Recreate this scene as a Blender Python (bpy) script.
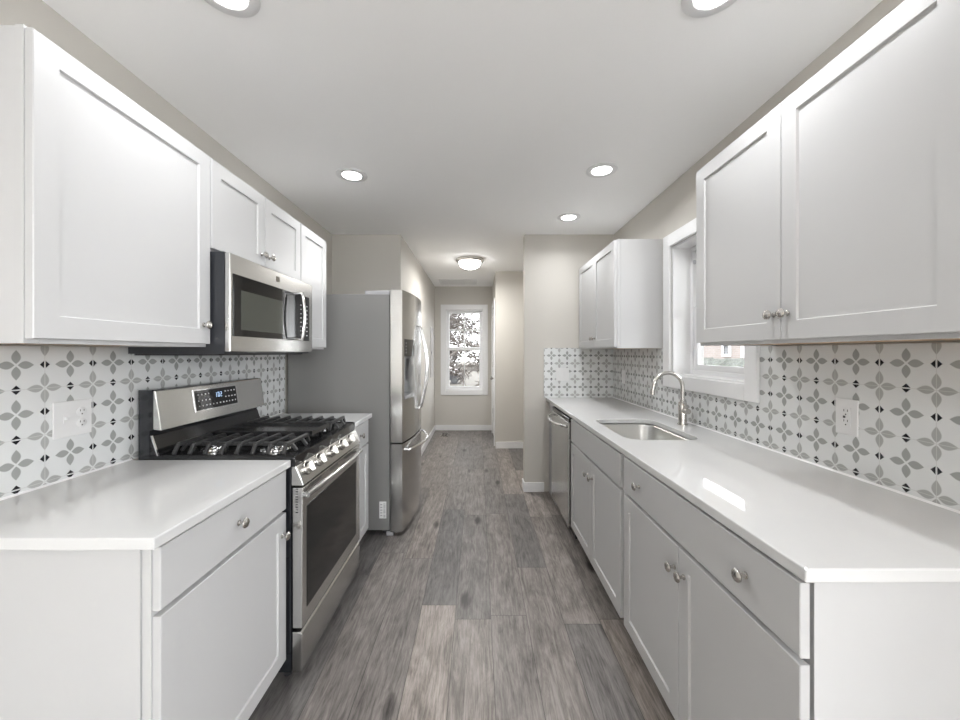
import bpy, bmesh, math, random
from mathutils import Vector, Matrix
R = math.radians
sc = bpy.context.scene
COL = sc.collection
for o in list(bpy.data.objects): bpy.data.objects.remove(o)

# ------------------------------------------------------------------ camera, world, exposure
EYE = 1.35
cd = bpy.data.cameras.new('camera'); cam = bpy.data.objects.new('camera', cd); COL.objects.link(cam)
cam.location = (0, 0, EYE); cam.rotation_euler = (R(90), R(0.0), 0)
cd.sensor_width = 36; cd.lens = 36*376/960; cd.shift_x = 2/960; cd.shift_y = -7.5/960; cd.clip_start = 0.02; cd.clip_end = 300
sc.camera = cam
sc.view_settings.view_transform = 'Standard'; sc.view_settings.look = 'None'
sc.view_settings.gamma = 1; sc.view_settings.use_curve_mapping = False
sc.view_settings.exposure = 1.48
SKY = 3.5
w = bpy.data.worlds.new('World'); sc.world = w; w.use_nodes = True
bg = w.node_tree.nodes['Background']; bg.inputs[0].default_value = (0.93, 0.965, 1, 1); bg.inputs[1].default_value = SKY
cy = sc.cycles
cy.use_denoising = True; cy.max_bounces = 12; cy.diffuse_bounces = 8; cy.glossy_bounces = 5
cy.transmission_bounces = 6; cy.transparent_max_bounces = 12; cy.caustics_reflective = False; cy.caustics_refractive = False
cy.sample_clamp_indirect = 6
CAN_W = 1.9; DOME_W = 9.0; FILL_GLOBE_W = 75.0

def portal(name, loc, rot, sx, sy):
    ld = bpy.data.lights.new(name, 'AREA'); ld.shape = 'RECTANGLE'; ld.size = sx; ld.size_y = sy
    ld.cycles.is_portal = True
    o = bpy.data.objects.new(name, ld); o.location = loc; o.rotation_euler = rot; COL.objects.link(o)

# ------------------------------------------------------------------ dimensions (metres; y runs away from the camera)
CEIL = 2.495
XL, XR = -1.417, 1.316             # kitchen walls
YF = 3.65                          # far kitchen walls
XH = -0.75                         # hall left wall
YE = 6.53                          # hall end wall
YB = -3.3                          # back of the dining area
CT, CB = 0.914, 0.885              # counter top / underside

# ------------------------------------------------------------------ materials
class NT:
    def __init__(s, name):
        s.m = bpy.data.materials.new(name); s.m.use_nodes = True; s.t = s.m.node_tree; s.n = s.t.nodes
        s.b = s.n['Principled BSDF']
    def node(s, t, **k):
        n = s.n.new(t)
        for a, v in k.items(): setattr(n, a, v)
        return n
    def put(s, sock, v):
        if hasattr(v, 'links'): s.t.links.new(v, sock)
        elif v is not None:
            sock.default_value = v
    def math(s, op, a, b=None, c=None, clamp=False):
        n = s.node('ShaderNodeMath', operation=op, use_clamp=clamp)
        s.put(n.inputs[0], a)
        if b is not None: s.put(n.inputs[1], b)
        if c is not None: s.put(n.inputs[2], c)
        return n.outputs[0]
    def mix(s, f, a, b, blend='MIX'):
        n = s.node('ShaderNodeMix', data_type='RGBA', blend_type=blend)
        s.put(n.inputs[0], f); s.put(n.inputs[6], a); s.put(n.inputs[7], b)
        return n.outputs[2]
    def coords(s, which='Object', scale=None):
        c = s.node('ShaderNodeTexCoord').outputs[which]
        if scale is None: return c
        mp = s.node('ShaderNodeMapping'); mp.inputs['Scale'].default_value = scale
        s.t.links.new(c, mp.inputs[0]); return mp.outputs[0]
    def noise(s, vec, scale, detail=3, rough=.5, dist=0.0):
        n = s.node('ShaderNodeTexNoise'); s.put(n.inputs['Vector'], vec)
        n.inputs['Scale'].default_value = scale; n.inputs['Detail'].default_value = detail
        n.inputs['Roughness'].default_value = rough; n.inputs['Distortion'].default_value = dist
        return n.outputs[0]
    def ramp(s, f, stops):
        n = s.node('ShaderNodeValToRGB'); s.put(n.inputs[0], f)
        while len(n.color_ramp.elements) < len(stops): n.color_ramp.elements.new(.5)
        for e, (p, c) in zip(n.color_ramp.elements, stops): e.position = p; e.color = c if len(c) == 4 else (*c, 1)
        return n.outputs[0]
    def bump(s, h, strength, dist=.01):
        n = s.node('ShaderNodeBump'); s.put(n.inputs['Height'], h)
        n.inputs['Strength'].default_value = strength; n.inputs['Distance'].default_value = dist
        s.t.links.new(n.outputs[0], s.b.inputs['Normal'])
    def set(s, **k):
        for a, v in k.items(): s.put(s.b.inputs[a.replace('_', ' ')], v)
        return s.m
def c4(r, g=None, b=None):
    return (r, r, r, 1) if g is None else (r, g, b, 1)

def paint(name, col, rough=.45, bump=.03, scale=60, var=.03):
    t = NT(name); v = t.coords()
    n = t.noise(v, 3.0, 3)
    c = t.mix(n, tuple(x*(1-var) for x in col[:3])+(1,), tuple(min(1, x*(1+var)) for x in col[:3])+(1,))
    t.bump(t.noise(v, scale, 3), bump, .004)
    return t.set(Base_Color=c, Roughness=rough)
def metal(name, col, rough, aniso_scale=(1, 1, 1), amp=.06, metallic=1.0, bump=.02):
    t = NT(name); v = t.coords(scale=aniso_scale)
    n = t.noise(v, 6, 4, .6)
    r = t.math('MULTIPLY_ADD', n, amp*2, rough-amp)
    c = t.mix(n, tuple(x*.94 for x in col[:3])+(1,), col)
    t.bump(n, bump, .002)
    return t.set(Base_Color=c, Roughness=r, Metallic=metallic)
def plain(name, col, rough=.4, metallic=0.0, **k):
    t = NT(name); v = t.coords(); n = t.noise(v, 25, 2)
    c = t.mix(n, tuple(x*.95 for x in col[:3])+(1,), col)
    return t.set(Base_Color=c, Roughness=rough, Metallic=metallic, **k)
def emis(name, col, strength):
    t = NT(name); return t.set(Base_Color=(.8, .8, .8, 1), Emission_Color=col, Emission_Strength=strength, Roughness=.4)

M = {}
M['wall'] = paint('wall_paint', c4(.555, .533, .493), .7, .05, 90, .015)
M['ceiling'] = paint('ceiling_paint', c4(.95, .95, .95), .8, .06, 70, .01)
M['trim'] = paint('trim_paint', c4(.76, .76, .765), .35, .01, 40, .01)
M['cab'] = paint('cabinet_paint', c4(.55, .55, .553), .38, .015, 50, .01)
M['base'] = paint('base_cabinet_paint', c4(.51, .51, .512), .38, .015, 50, .01)
M['kick'] = paint('toe_kick', c4(.35, .35, .35), .6, .01, 50, .01)
M['ply'] = paint('raw_plywood', c4(.50, .34, .21), .6, .05, 60, .1)
M['steel'] = metal('brushed_steel', c4(.62, .62, .61), .24, (1, 1, 40), .02, bump=.0)
M['steel_h'] = metal('brushed_steel_horizontal', c4(.60, .595, .58), .24, (60, .6, 60), .025, bump=.004)
M['fridge_door'] = metal('fridge_steel', c4(.58, .58, .575), .22, (40, 40, 1), .04)
M['sink'] = metal('sink_steel', c4(.60, .60, .58), .30, (1, 1, 1), .01, bump=0)
M['nickel'] = metal('brushed_nickel', c4(.58, .56, .53), .25, (20, 20, 20), .05)
M['chrome'] = metal('chrome', c4(.82, .82, .82), .10, (5, 5, 5), .02)
M['fridge_side'] = paint('fridge_side_paint', c4(.185, .182, .178), .38, .08, 220, .02)
M['range_side'] = plain('range_side_enamel', c4(.014, .015, .018), .14)
M['micro_side'] = plain('microwave_side_enamel', c4(.026, .028, .033), .3)
M['enamel'] = plain('black_enamel', c4(.012, .012, .013), .12)
M['iron'] = plain('cast_iron', c4(.035, .035, .036), .42)
M['griddle'] = plain('griddle_plate', c4(.02, .02, .021), .2)
M['glass_black'] = plain('dark_oven_glass', c4(.012, .012, .013), .06)
M['oven_glass'] = plain('oven_window_glass', c4(.012, .012, .012), .10, Specular_IOR_Level=.25)
M['micro_win'] = plain('microwave_window', c4(.07, .075, .065), .08)
M['dark'] = plain('dark_plastic', c4(.02, .02, .022), .4)
M['grey_plastic'] = plain('grey_plastic', c4(.33, .33, .34), .4)
M['plate'] = plain('white_plastic', c4(.68, .68, .68), .35)
M['slot'] = plain('socket_slot', c4(.04, .04, .04), .5)
M['mark'] = plain('printed_mark', c4(.7, .7, .7), .5)
M['lens'] = emis('lamp_lens', (1, .985, .96, 1), 6.0)
M['dome'] = emis('lamp_dome', (1, .985, .96, 1), 8.0)
M['blue_led'] = emis('blue_display_digits', (.25, .55, 1, 1), .45)
M['panel_dark'] = plain('dark_alloy', c4(.06, .06, .06), .5)
M['panel_grey'] = paint('panel_grey', c4(.42, .40, .385), .5, .02, 50, .03)

def quartz():
    t = NT('quartz'); v = t.coords()
    a = t.noise(v, 130, 3, .6); b = t.noise(v, 5, 4, .6, .6)
    c = t.mix(t.math('MULTIPLY', b, .5), c4(.65, .65, .65), c4(.57, .575, .575))
    sp = t.math('MULTIPLY', t.math('SUBTRACT', a, .56, clamp=True), 1.6, clamp=True)
    c = t.mix(sp, c, c4(.60, .605, .60))
    return t.set(Base_Color=c, Roughness=.03, Specular_IOR_Level=.6)
M['quartz'] = quartz()

def tile(name, axis, off, zoff=1.3208):
    """6-inch square tile: grey four-leaf flowers in the middle and on the corners, split black diamonds on the edges"""
    t = NT(name); s = t.node('ShaderNodeSeparateXYZ'); t.t.links.new(t.coords(), s.inputs[0])
    P = 0.0762
    def cell(sock, o):
        u = t.math('DIVIDE', t.math('SUBTRACT', sock, o), 2*P)
        f = t.math('SUBTRACT', u, t.math('ROUND', u))
        return t.math('MULTIPLY', t.math('ABSOLUTE', f), 2.0)          # 0 centre .. 1 edge
    a = cell(s.outputs[axis], off); b = cell(s.outputs[2], zoff)
    ia = t.math('SUBTRACT', 1, a); ib = t.math('SUBTRACT', 1, b)
    def leaf(x, y, l0, l1, wd, pw, sharp=30):
        l = t.math('MAXIMUM', x, y); q = t.math('MINIMUM', x, y)
        tt = t.math('DIVIDE', t.math('SUBTRACT', l, l0), l1-l0, clamp=True)
        prof = t.math('MULTIPLY', t.math('SINE', t.math('MULTIPLY', t.math('POWER', tt, pw), math.pi)), wd)
        return t.math('MULTIPLY', t.math('SUBTRACT', prof, q), sharp, clamp=True)
    A = leaf(a, b, .04, .63, .175, .9)
    B = leaf(ia, ib, .04, .68, .175, .82)
    g1 = t.math('MULTIPLY', t.math('SUBTRACT', t.math('MAXIMUM', a, b), .986), 200, clamp=True)   # grout
    def dia(x, y): return t.math('MULTIPLY', t.math('SUBTRACT', .20, t.math('ADD', x, y)), 40, clamp=True)
    D = t.math('MAXIMUM', dia(ia, b), dia(a, ib))
    D = t.math('MULTIPLY', D, t.math('SUBTRACT', 1, t.math('MULTIPLY', t.math('SUBTRACT', t.math('MAXIMUM', a, b), .970), 120, clamp=True)))
    base = t.mix(t.noise(t.coords(), 7, 2), c4(.62, .635, .635), c4(.67, .68, .68))
    c = t.mix(A, base, c4(.31, .32, .31))
    c = t.mix(B, c, c4(.37, .375, .365))
    c = t.mix(t.math('MULTIPLY', g1, .8), c, c4(.52, .52, .51))
    c = t.mix(D, c, c4(.013, .014, .020))
    t.bump(t.math('SUBTRACT', 1, g1), .15, .002)
    return t.set(Base_Color=c, Roughness=.22)
M['tile_left'] = tile('tile_left', 1, 1.147, 1.311)
M['tile_right'] = tile('tile_right', 1, 1.149, 1.3175)
M['tile_far'] = tile('tile_far', 0, .711)

def planks():
    t = NT('vinyl_planks'); s = t.node('ShaderNodeSeparateXYZ'); t.t.links.new(t.coords(), s.inputs[0])
    W, L = .182, 1.22
    u = t.math('DIVIDE', t.math('ADD', s.outputs[0], 5.03), W); i = t.math('FLOOR', u)
    def wn(v3):
        n = t.node('ShaderNodeTexWhiteNoise', noise_dimensions='3D'); t.put(n.inputs[0], v3); return n
    cb = t.node('ShaderNodeCombineXYZ'); t.put(cb.inputs[0], i)
    v = t.math('ADD', t.math('DIVIDE', t.math('ADD', s.outputs[1], 20.0), L), wn(cb.outputs[0]).outputs[0]); j = t.math('FLOOR', v)
    c2 = t.node('ShaderNodeCombineXYZ'); t.put(c2.inputs[0], i); t.put(c2.inputs[1], j); c2.inputs[2].default_value = 3.7
    rn = wn(c2.outputs[0])
    # grain coordinates: stretched along the plank and shifted per plank
    g = t.node('ShaderNodeCombineXYZ')
    t.put(g.inputs[0], t.math('MULTIPLY', s.outputs[0], 1.0)); t.put(g.inputs[1], t.math('MULTIPLY', s.outputs[1], .085))
    t.put(g.inputs[2], t.math('MULTIPLY', rn.outputs[0], 40))
    n1 = t.noise(g.outputs[0], 30, 7, .68, 2.2)
    n2 = t.noise(g.outputs[0], 130, 4, .7, .3)
    g2 = t.node('ShaderNodeCombineXYZ')
    t.put(g2.inputs[0], s.outputs[0]); t.put(g2.inputs[1], t.math('MULTIPLY', s.outputs[1], .36)); t.put(g2.inputs[2], t.math('MULTIPLY', rn.outputs[0], 17))
    n3 = t.noise(g2.outputs[0], 9, 5, .62, 1.6)
    vo = t.node('ShaderNodeTexVoronoi'); t.put(vo.inputs['Vector'], g2.outputs[0]); vo.inputs['Scale'].default_value = 5.0
    knot = t.math('POWER', t.math('SUBTRACT', 1, t.math('MULTIPLY', vo.outputs['Distance'], 6.0), clamp=True), 1.4)
    kn_on = t.math('GREATER_THAN', t.noise(g2.outputs[0], 2.3, 2), .40)
    knot = t.math('MULTIPLY', knot, kn_on)
    f = t.math('ADD', t.math('MULTIPLY', n1, .58), t.math('MULTIPLY', n2, .36))
    f = t.math('ADD', f, t.math('MULTIPLY', n3, .42))
    f = t.math('MULTIPLY_ADD', f, 1.35, -.33)
    f = t.math('SUBTRACT', f, t.math('MULTIPLY', knot, .75))
    c = t.ramp(f, [(.20, (.045, .040, .037)), (.42, (.125, .116, .110)), (.56, (.215, .202, .193)), (.76, (.35, .333, .32))])
    tone = t.mix(rn.outputs[0], c4(.50, .502, .51), c4(1.12, 1.04, .985))
    c = t.mix(1.0, c, tone, 'MULTIPLY')
    fu = t.math('FRACT', u); fv = t.math('FRACT', v)
    eu = t.math('MINIMUM', fu, t.math('SUBTRACT', 1, fu)); ev = t.math('MULTIPLY', t.math('MINIMUM', fv, t.math('SUBTRACT', 1, fv)), L/W)
    seam = t.math('LESS_THAN', t.math('MINIMUM', eu, ev), .008)
    c = t.mix(t.math('MULTIPLY', seam, .75), c, c4(.04, .037, .035))
    t.bump(t.math('SUBTRACT', f, t.math('MULTIPLY', seam, .5)), .12, .003)
    return t.set(Base_Color=c, Roughness=t.math('MULTIPLY_ADD', n2, .15, .33), Specular_IOR_Level=.4)
M['floor'] = planks()

def pane():
    t = NT('window_pane'); n = t.n; out = n['Material Output']
    tr = n.new('ShaderNodeBsdfTransparent'); gl = n.new('ShaderNodeBsdfGlossy'); gl.inputs['Roughness'].default_value = .02
    lw = n.new('ShaderNodeLayerWeight'); lw.inputs[0].default_value = .5
    fac = t.math('MULTIPLY_ADD', t.math('POWER', lw.outputs['Facing'], 5), .6, .03)
    mx = n.new('ShaderNodeMixShader'); t.t.links.new(fac, mx.inputs[0]); t.t.links.new(tr.outputs[0], mx.inputs[1])
    t.t.links.new(gl.outputs[0], mx.inputs[2]); t.t.links.new(mx.outputs[0], out.inputs[0]); n.remove(t.b)
    return t.m
M['pane'] = pane()
def ground():
    t = NT('winter_lawn'); v = t.coords(); n = t.noise(v, .6, 5, .6)
    return t.set(Base_Color=t.ramp(n, [(.3, (.028, .023, .016)), (.55, (.045, .038, .027)), (.75, (.038, .036, .025))]), Roughness=.9)
M['ground'] = ground()
def brick():
    t = NT('pale_brick'); v = t.coords(); mp = t.node('ShaderNodeMapping'); mp.inputs['Rotation'].default_value = (R(90), 0, R(90))
    n = t.node('ShaderNodeTexBrick'); s = t.node('ShaderNodeSeparateXYZ'); t.t.links.new(v, s.inputs[0])
    cb = t.node('ShaderNodeCombineXYZ'); t.put(cb.inputs[0], t.math('ADD', s.outputs[0], s.outputs[1])); t.put(cb.inputs[1], s.outputs[2]); t.n.remove(mp)
    t.put(n.inputs['Vector'], cb.outputs[0])
    n.inputs['Color1'].default_value = c4(.27, .225, .2); n.inputs['Color2'].default_value = c4(.23, .19, .17); n.inputs['Mortar'].default_value = c4(.26, .24, .23)
    n.inputs['Scale'].default_value = 1; n.inputs['Brick Width'].default_value = .22; n.inputs['Row Height'].default_value = .075; n.inputs['Mortar Size'].default_value = .01
    return t.set(Base_Color=n.outputs[0], Roughness=.9)
M['brick'] = brick()
def leaves():
    t = NT('hedge_leaves'); v = t.coords(); n = t.noise(v, 14, 5, .7)
    t.bump(n, .8, .1)
    return t.set(Base_Color=t.ramp(n, [(.3, (.04, .045, .037)), (.6, (.085, .09, .077)), (.8, (.125, .13, .112))]), Roughness=.8)
M['hedge'] = leaves()
M['bark'] = paint('bark', c4(.05, .042, .036), .9, .3, 20, .3)
M['twig'] = paint('twig', c4(.075, .063, .055), .9, .1, 20, .25)
M['fence'] = paint('weathered_fence', c4(.075, .068, .06), .8, .1, 20, .2)
M['car_dark'] = plain('car_paint_dark', c4(.03, .03, .035), .25)
M['car_red'] = plain('car_paint_red', c4(.10, .03, .028), .3)
M['siding'] = paint('pale_siding', c4(.55, .55, .54), .7, .05, 20, .03)

# ------------------------------------------------------------------ mesh helpers
class MB:
    def __init__(s): s.b = bmesh.new()
    def box(s, x0, x1, y0, y1, z0, z1):
        v = [s.b.verts.new(p) for p in ((x0,y0,z0),(x1,y0,z0),(x1,y1,z0),(x0,y1,z0),(x0,y0,z1),(x1,y0,z1),(x1,y1,z1),(x0,y1,z1))]
        for q in ((0,3,2,1),(4,5,6,7),(0,1,5,4),(1,2,6,5),(2,3,7,6),(3,0,4,7)): s.b.faces.new([v[i] for i in q])
        return s
    def ring(s, pts):
        return [s.b.verts.new(p) for p in pts]
    def skin(s, rings, closed=True, cap=True):
        rs = [s.ring(r) if not isinstance(r[0], bmesh.types.BMVert) else r for r in rings]
        n = len(rs[0])
        for a, b in zip(rs, rs[1:]):
            for i in range(n if closed else n-1):
                j = (i+1) % n
                s.b.faces.new((a[i], a[j], b[j], b[i]))
        if cap:
            s.b.faces.new(rs[0][::-1]); s.b.faces.new(rs[-1])
        return s
    def prism(s, poly, axis, t0, t1):
        def P(p, t):
            a, b = p
            return {'x': (t, a, b), 'y': (a, t, b), 'z': (a, b, t)}[axis]
        return s.skin([[P(p, t0) for p in poly], [P(p, t1) for p in poly]])
    def lathe(s, prof, c, axis='z', n=24, cap=True):
        c = Vector(c); ax = Vector({'x': (1,0,0), '-x': (-1,0,0), 'y': (0,1,0), '-y': (0,-1,0), 'z': (0,0,1), '-z': (0,0,-1)}[axis] if isinstance(axis, str) else axis).normalized()
        u = ax.orthogonal().normalized(); v = ax.cross(u)
        rings = [[c + ax*h + (u*math.cos(2*math.pi*i/n) + v*math.sin(2*math.pi*i/n))*max(r, 1e-4) for i in range(n)] for r, h in prof]
        return s.skin(rings, True, cap)
    def tube(s, pts, r, n=10, flat=None):
        pts = [Vector(p) for p in pts]; rings = []; up = None
        for i, p in enumerate(pts):
            d = (pts[min(i+1, len(pts)-1)] - pts[max(i-1, 0)]).normalized()
            if up is None: up = d.orthogonal().normalized()
            up = (up - d*up.dot(d)).normalized(); v = d.cross(up)
            rr = r[i] if isinstance(r, (list, tuple)) else r
            rings.append([p + (up*math.cos(2*math.pi*k/n) + v*math.sin(2*math.pi*k/n))*rr for k in range(n)])
        return s.skin(rings)
    def bar(s, p, q, wd, ht):
        """rectangular bar between two points; wd across (horizontal), ht vertical-ish"""
        p, q = Vector(p), Vector(q); d = (q-p).normalized(); side = d.cross(Vector((0,0,1)))
        if side.length < 1e-3: side = Vector((1,0,0))
        side.normalize(); up = side.cross(d)
        f = lambda o: [o + side*wd/2 + up*ht/2, o - side*wd/2 + up*ht/2, o - side*wd/2 - up*ht/2, o + side*wd/2 - up*ht/2]
        return s.skin([f(p), f(q)])
    def build(s, name, mat, parent=None, bevel=0, smooth=None, seg=2):
        bmesh.ops.recalc_face_normals(s.b, faces=s.b.faces)
        me = bpy.data.meshes.new(name); s.b.to_mesh(me); s.b.free()
        o = bpy.data.objects.new(name, me); COL.objects.link(o)
        for m in (mat if isinstance(mat, (list, tuple)) else [mat]): me.materials.append(m)
        if smooth is not None:
            me.shade_smooth(); me.set_sharp_from_angle(angle=R(smooth))
        if bevel:
            md = o.modifiers.new('bevel', 'BEVEL'); md.width = bevel; md.segments = seg; md.limit_method = 'ANGLE'; md.angle_limit = R(40)
        if parent is not None:
            o.parent = parent
            org = Vector((0,0,0)); q = parent
            while q: org += Vector(q.location); q = q.parent
            me.transform(Matrix.Translation(-org))
        return o
def tag(o, label=None, cat=None, group=None, kind=None):
    for k, v in (('label', label), ('category', cat), ('group', group), ('kind', kind)):
        if v: o[k] = v
    return o
def thing(name, loc, label, cat, group=None):
    o = bpy.data.objects.new(name, None); COL.objects.link(o); o.location = loc; o.empty_display_size = .1
    return tag(o, label, cat, group)
def struct(name, mb, mat, parent=None, **k):
    o = mb.build(name, mat, parent, **k)
    if parent is None: o['kind'] = 'structure'
    return o
def box(*a): return MB().box(*a)
def copy_tree(o, parent=None):
    c = o.copy(); COL.objects.link(c)
    if parent: c.parent = parent
    for ch in o.children: copy_tree(ch, c)
    return c
def rrect(x0, x1, y0, y1, r, n=6):
    pts = []
    for cx, cy_, a in ((x1-r, y1-r, 0), (x0+r, y1-r, 90), (x0+r, y0+r, 180), (x1-r, y0+r, 270)):
        for i in range(n+1):
            t = R(a+90*i/n); pts.append((cx+r*math.cos(t), cy_+r*math.sin(t)))
    return pts

# ------------------------------------------------------------------ setting: floor, ceiling, walls
struct('floor', box(-2.2, 3.4, YB-.1, YE+.1, -.12, 0), M['floor'])
struct('ceiling', box(-2.2, 3.4, YB-.1, YE+.1, CEIL, CEIL+.12), M['ceiling'])
T = .12
struct('wall_left', box(XL-T, XL, YB, YF+.1, 0, CEIL), M['wall'])
W1 = dict(y0=1.832, y1=2.548, z0=1.193, z1=2.066)      # right window opening
XO = XR + .17
b = MB().box(XR, XO, -.3, W1['y0'], 0, CEIL).box(XR, XO, W1['y1'], 5.42, 0, CEIL)
b.box(XR, XO, W1['y0'], W1['y1'], 0, W1['z0']).box(XR, XO, W1['y0'], W1['y1'], W1['z1'], CEIL)
struct('wall_right', b, M['wall'])
struct('wall_far', box(.454, XR, YF, YF+T, 0, CEIL), M['wall'])
struct('wall_alcove', box(XL, XH, YF, YF+T, 0, CEIL), M['wall'])
struct('wall_hall_left', box(XH-T, XH, YF+T, YE, 0, CEIL), M['wall'])
W2 = dict(x0=-.562, x1=.086, z0=.697, z1=2.096)        # hall window opening
b = MB().box(XH-T, W2['x0'], YE, YE+.16, 0, CEIL).box(W2['x1'], .5, YE, YE+.16, 0, CEIL)
b.box(W2['x0'], W2['x1'], YE, YE+.16, 0, W2['z0']).box(W2['x0'], W2['x1'], YE, YE+.16, W2['z1'], CEIL)
struct('wall_hall_end', b, M['wall'])
struct('wall_hall_stub', box(.247, XR, 5.30, 5.42, 0, CEIL), M['wall'])
DX = .247
D1 = dict(y0=5.50, y1=6.28, z1=2.06)
b = MB().box(DX, DX+T, 5.42, D1['y0'], 0, CEIL).box(DX, DX+T, D1['y1'], YE, 0, CEIL).box(DX, DX+T, D1['y0'], D1['y1'], D1['z1'], CEIL)
struct('wall_hall_right', b, M['wall'])
# unseen dining area behind the camera; its glazed openings are added to light the kitchen
struct('wall_side', box(XO, 3.2, -.3-T, -.3, 0, CEIL), M['wall'])
GD = (-3.1, -.5)
b = MB().box(3.2, 3.2+T, YB, GD[0], 0, CEIL).box(3.2, 3.2+T, GD[1], -.3, 0, CEIL).box(3.2, 3.2+T, GD[0], GD[1], 0, .06).box(3.2, 3.2+T, GD[0], GD[1], 2.40, CEIL)
struct('wall_dining_right', b, M['wall'])
WB = [(0.80, 3.10)]
b = MB().box(XL, WB[0][0], YB-T, YB, 0, CEIL).box(WB[0][1], 3.2, YB-T, YB, 0, CEIL)
for x0, x1 in WB: b.box(x0, x1, YB-T, YB, 0, .06).box(x0, x1, YB-T, YB, 2.40, CEIL)
struct('wall_back', b, M['wall'])
M['bounce_slab'] = paint('pale_bounce_slab', c4(.62, .61, .60), .8, .1, 30, .05)
b = MB().box(-6, 9, YB-T-6, YB-T-.002, -.25, -.10).box(3.2+T+.002, 9, YB-T-.002, -.3, -.25, -.10)
struct('floor_bounce_slab', b, M['bounce_slab'])  # unseen pale slab added outside to bounce sky light onto the ceiling

# baseboards
bb = .092
def base_board(name, *a): struct(name, box(*a), M['trim'], bevel=.003)
base_board('baseboard_far', .442, .64, YF-.014, YF-.001, 0, bb)
base_board('baseboard_far_end', .440, .453, YF-.001, YF+T, 0, bb)
base_board('baseboard_hall_left', XH+.001, XH+.014, YF+T, YE-.016, 0, bb)
base_board('baseboard_hall_end', XH+.001, DX-.001, YE-.014, YE-.001, 0, bb)
base_board('baseboard_hall_stub', DX+.001, XR-.001, 5.286, 5.299, 0, bb)

# ------------------------------------------------------------------ windows
def frame_x(mb, x0, x1, y0, y1, z0, z1, wd):
    mb.box(x0, x1, y0, y0+wd, z0, z1).box(x0, x1, y1-wd, y1, z0, z1).box(x0, x1, y0+wd, y1-wd, z0, z0+wd).box(x0, x1, y0+wd, y1-wd, z1-wd, z1); return mb
def frame_y(mb, y0, y1, x0, x1, z0, z1, wd):
    mb.box(x0, x0+wd, y0, y1, z0, z1).box(x1-wd, x1, y0, y1, z0, z1).box(x0+wd, x1-wd, y0, y1, z0, z0+wd).box(x0+wd, x1-wd, y0, y1, z1-wd, z1); return mb
y0, y1, z0, z1 = W1['y0'], W1['y1'], W1['z0'], W1['z1']; e = .001
win = tag(bpy.data.objects.new('window_1', None), kind='structure'); COL.objects.link(win); win.location = (XR, (y0+y1)/2, z0)
frame_x(MB(), XR-.022, XR-e, y0-.085, y1+.085, z0-.078, z1+.085, .083).build('window_casing', M['trim'], win, bevel=.004)
frame_x(MB(), XR, XO-.055, y0+e, y1-e, z0+e, z1-e, .012).build('jamb_liner', M['trim'], win)
frame_x(MB(), XO-.055, XO, y0+e, y1-e, z0+e, z1-e, .04).build('window_frame', M['trim'], win, bevel=.003)
zm = 1.632
s_ = frame_x(MB(), XO-.045, XO-.022, y0+.041, y1-.041, z0+.041, zm+.02, .036).build('lower_sash', M['trim'], win, bevel=.003)
box(XO-.036, XO-.032, y0+.077, y1-.077, z0+.077, zm-.016).build('glass_pane', M['pane'], s_)
s_ = frame_x(MB(), XO-.02, XO-.002, y0+.041, y1-.041, zm-.02, z1-.041, .036).build('upper_sash', M['trim'], win, bevel=.003)
box(XO-.013, XO-.009, y0+.077, y1-.077, zm+.016, z1-.077).build('glass_pane', M['pane'], s_)
box(XO-.062, XO-.046, y1-.068, y1-.056, 1.935, 1.96).build('sash_latch', M['grey_plastic'], win, bevel=.002)
frame_x(MB(), XO+.001, XO+.03, y0-.05, y1+.05, z0-.05, z1+.05, .075).build('exterior_trim', M['siding'], win)
portal('kitchen_window_portal', (XO+.05, (y0+y1)/2, (z0+z1)/2), (0, R(90), 0), z1-z0, y1-y0)

x0, x1, z0, z1 = W2['x0'], W2['x1'], W2['z0'], W2['z1']
win = tag(bpy.data.objects.new('window_2', None), kind='structure'); COL.objects.link(win); win.location = ((x0+x1)/2, YE, z0)
frame_y(MB(), YE-.02, YE-e, x0-.085, x1+.085, z0-.085, z1+.085, .085).build('window_casing', M['trim'], win, bevel=.004)
frame_y(MB(), YE, YE+.16, x0+e, x1-e, z0+e, z1-e, .014).build('window_frame', M['trim'], win)
zm = 1.415
s_ = frame_y(MB(), YE+.05, YE+.08, x0+.016, x1-.016, z0+.016, zm+.016, .045).build('lower_sash', M['trim'], win, bevel=.003)
xm = (x0+x1)/2
box(xm-.006, xm+.006, YE+.055, YE+.075, z0+.061, zm-.03).build('muntin', M['trim'], s_)
box(x0+.061, x1-.061, YE+.062, YE+.066, z0+.061, zm-.03).build('glass_pane', M['pane'], s_)
s_ = frame_y(MB(), YE+.085, YE+.115, x0+.016, x1-.016, zm-.016, z1-.016, .045).build('upper_sash', M['trim'], win, bevel=.003)
MB().box(xm-.012, xm+.012, YE+.088, YE+.112, zm+.03, z1-.061).box(x0+.061, x1-.061, YE+.088, YE+.112, 1.735, 1.759).build('muntin', M['trim'], s_)
box(x0+.061, x1-.061, YE+.098, YE+.102, zm+.03, z1-.061).build('glass_pane', M['pane'], s_)
portal('hall_window_portal', (xm, YE+.2, (z0+z1)/2), (R(-90), 0, 0), x1-x0, z1-z0)
for n, (x0, x1) in enumerate(WB):  # back glazing out of view, added to bring in daylight
    win = tag(bpy.data.objects.new('window_%d' % (n+3), None), kind='structure'); COL.objects.link(win); win.location = ((x0+x1)/2, YB, .06)
    f = frame_y(MB(), YB-.10, YB-.02, x0+e, x1-e, .061, 2.399, .05)
    f.box((x0+x1)/2-.03, (x0+x1)/2+.03, YB-.09, YB-.03, .111, 2.349)
    f.build('window_frame', M['trim'], win, bevel=.003)
    box(x0+.06, x1-.06, YB-.062, YB-.058, .111, 2.349).build('glass_pane', M['pane'], win)
    portal('dining_window_portal', ((x0+x1)/2, YB-.15, 1.23), (R(90), 0, 0), x1-x0, 2.3)

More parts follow.
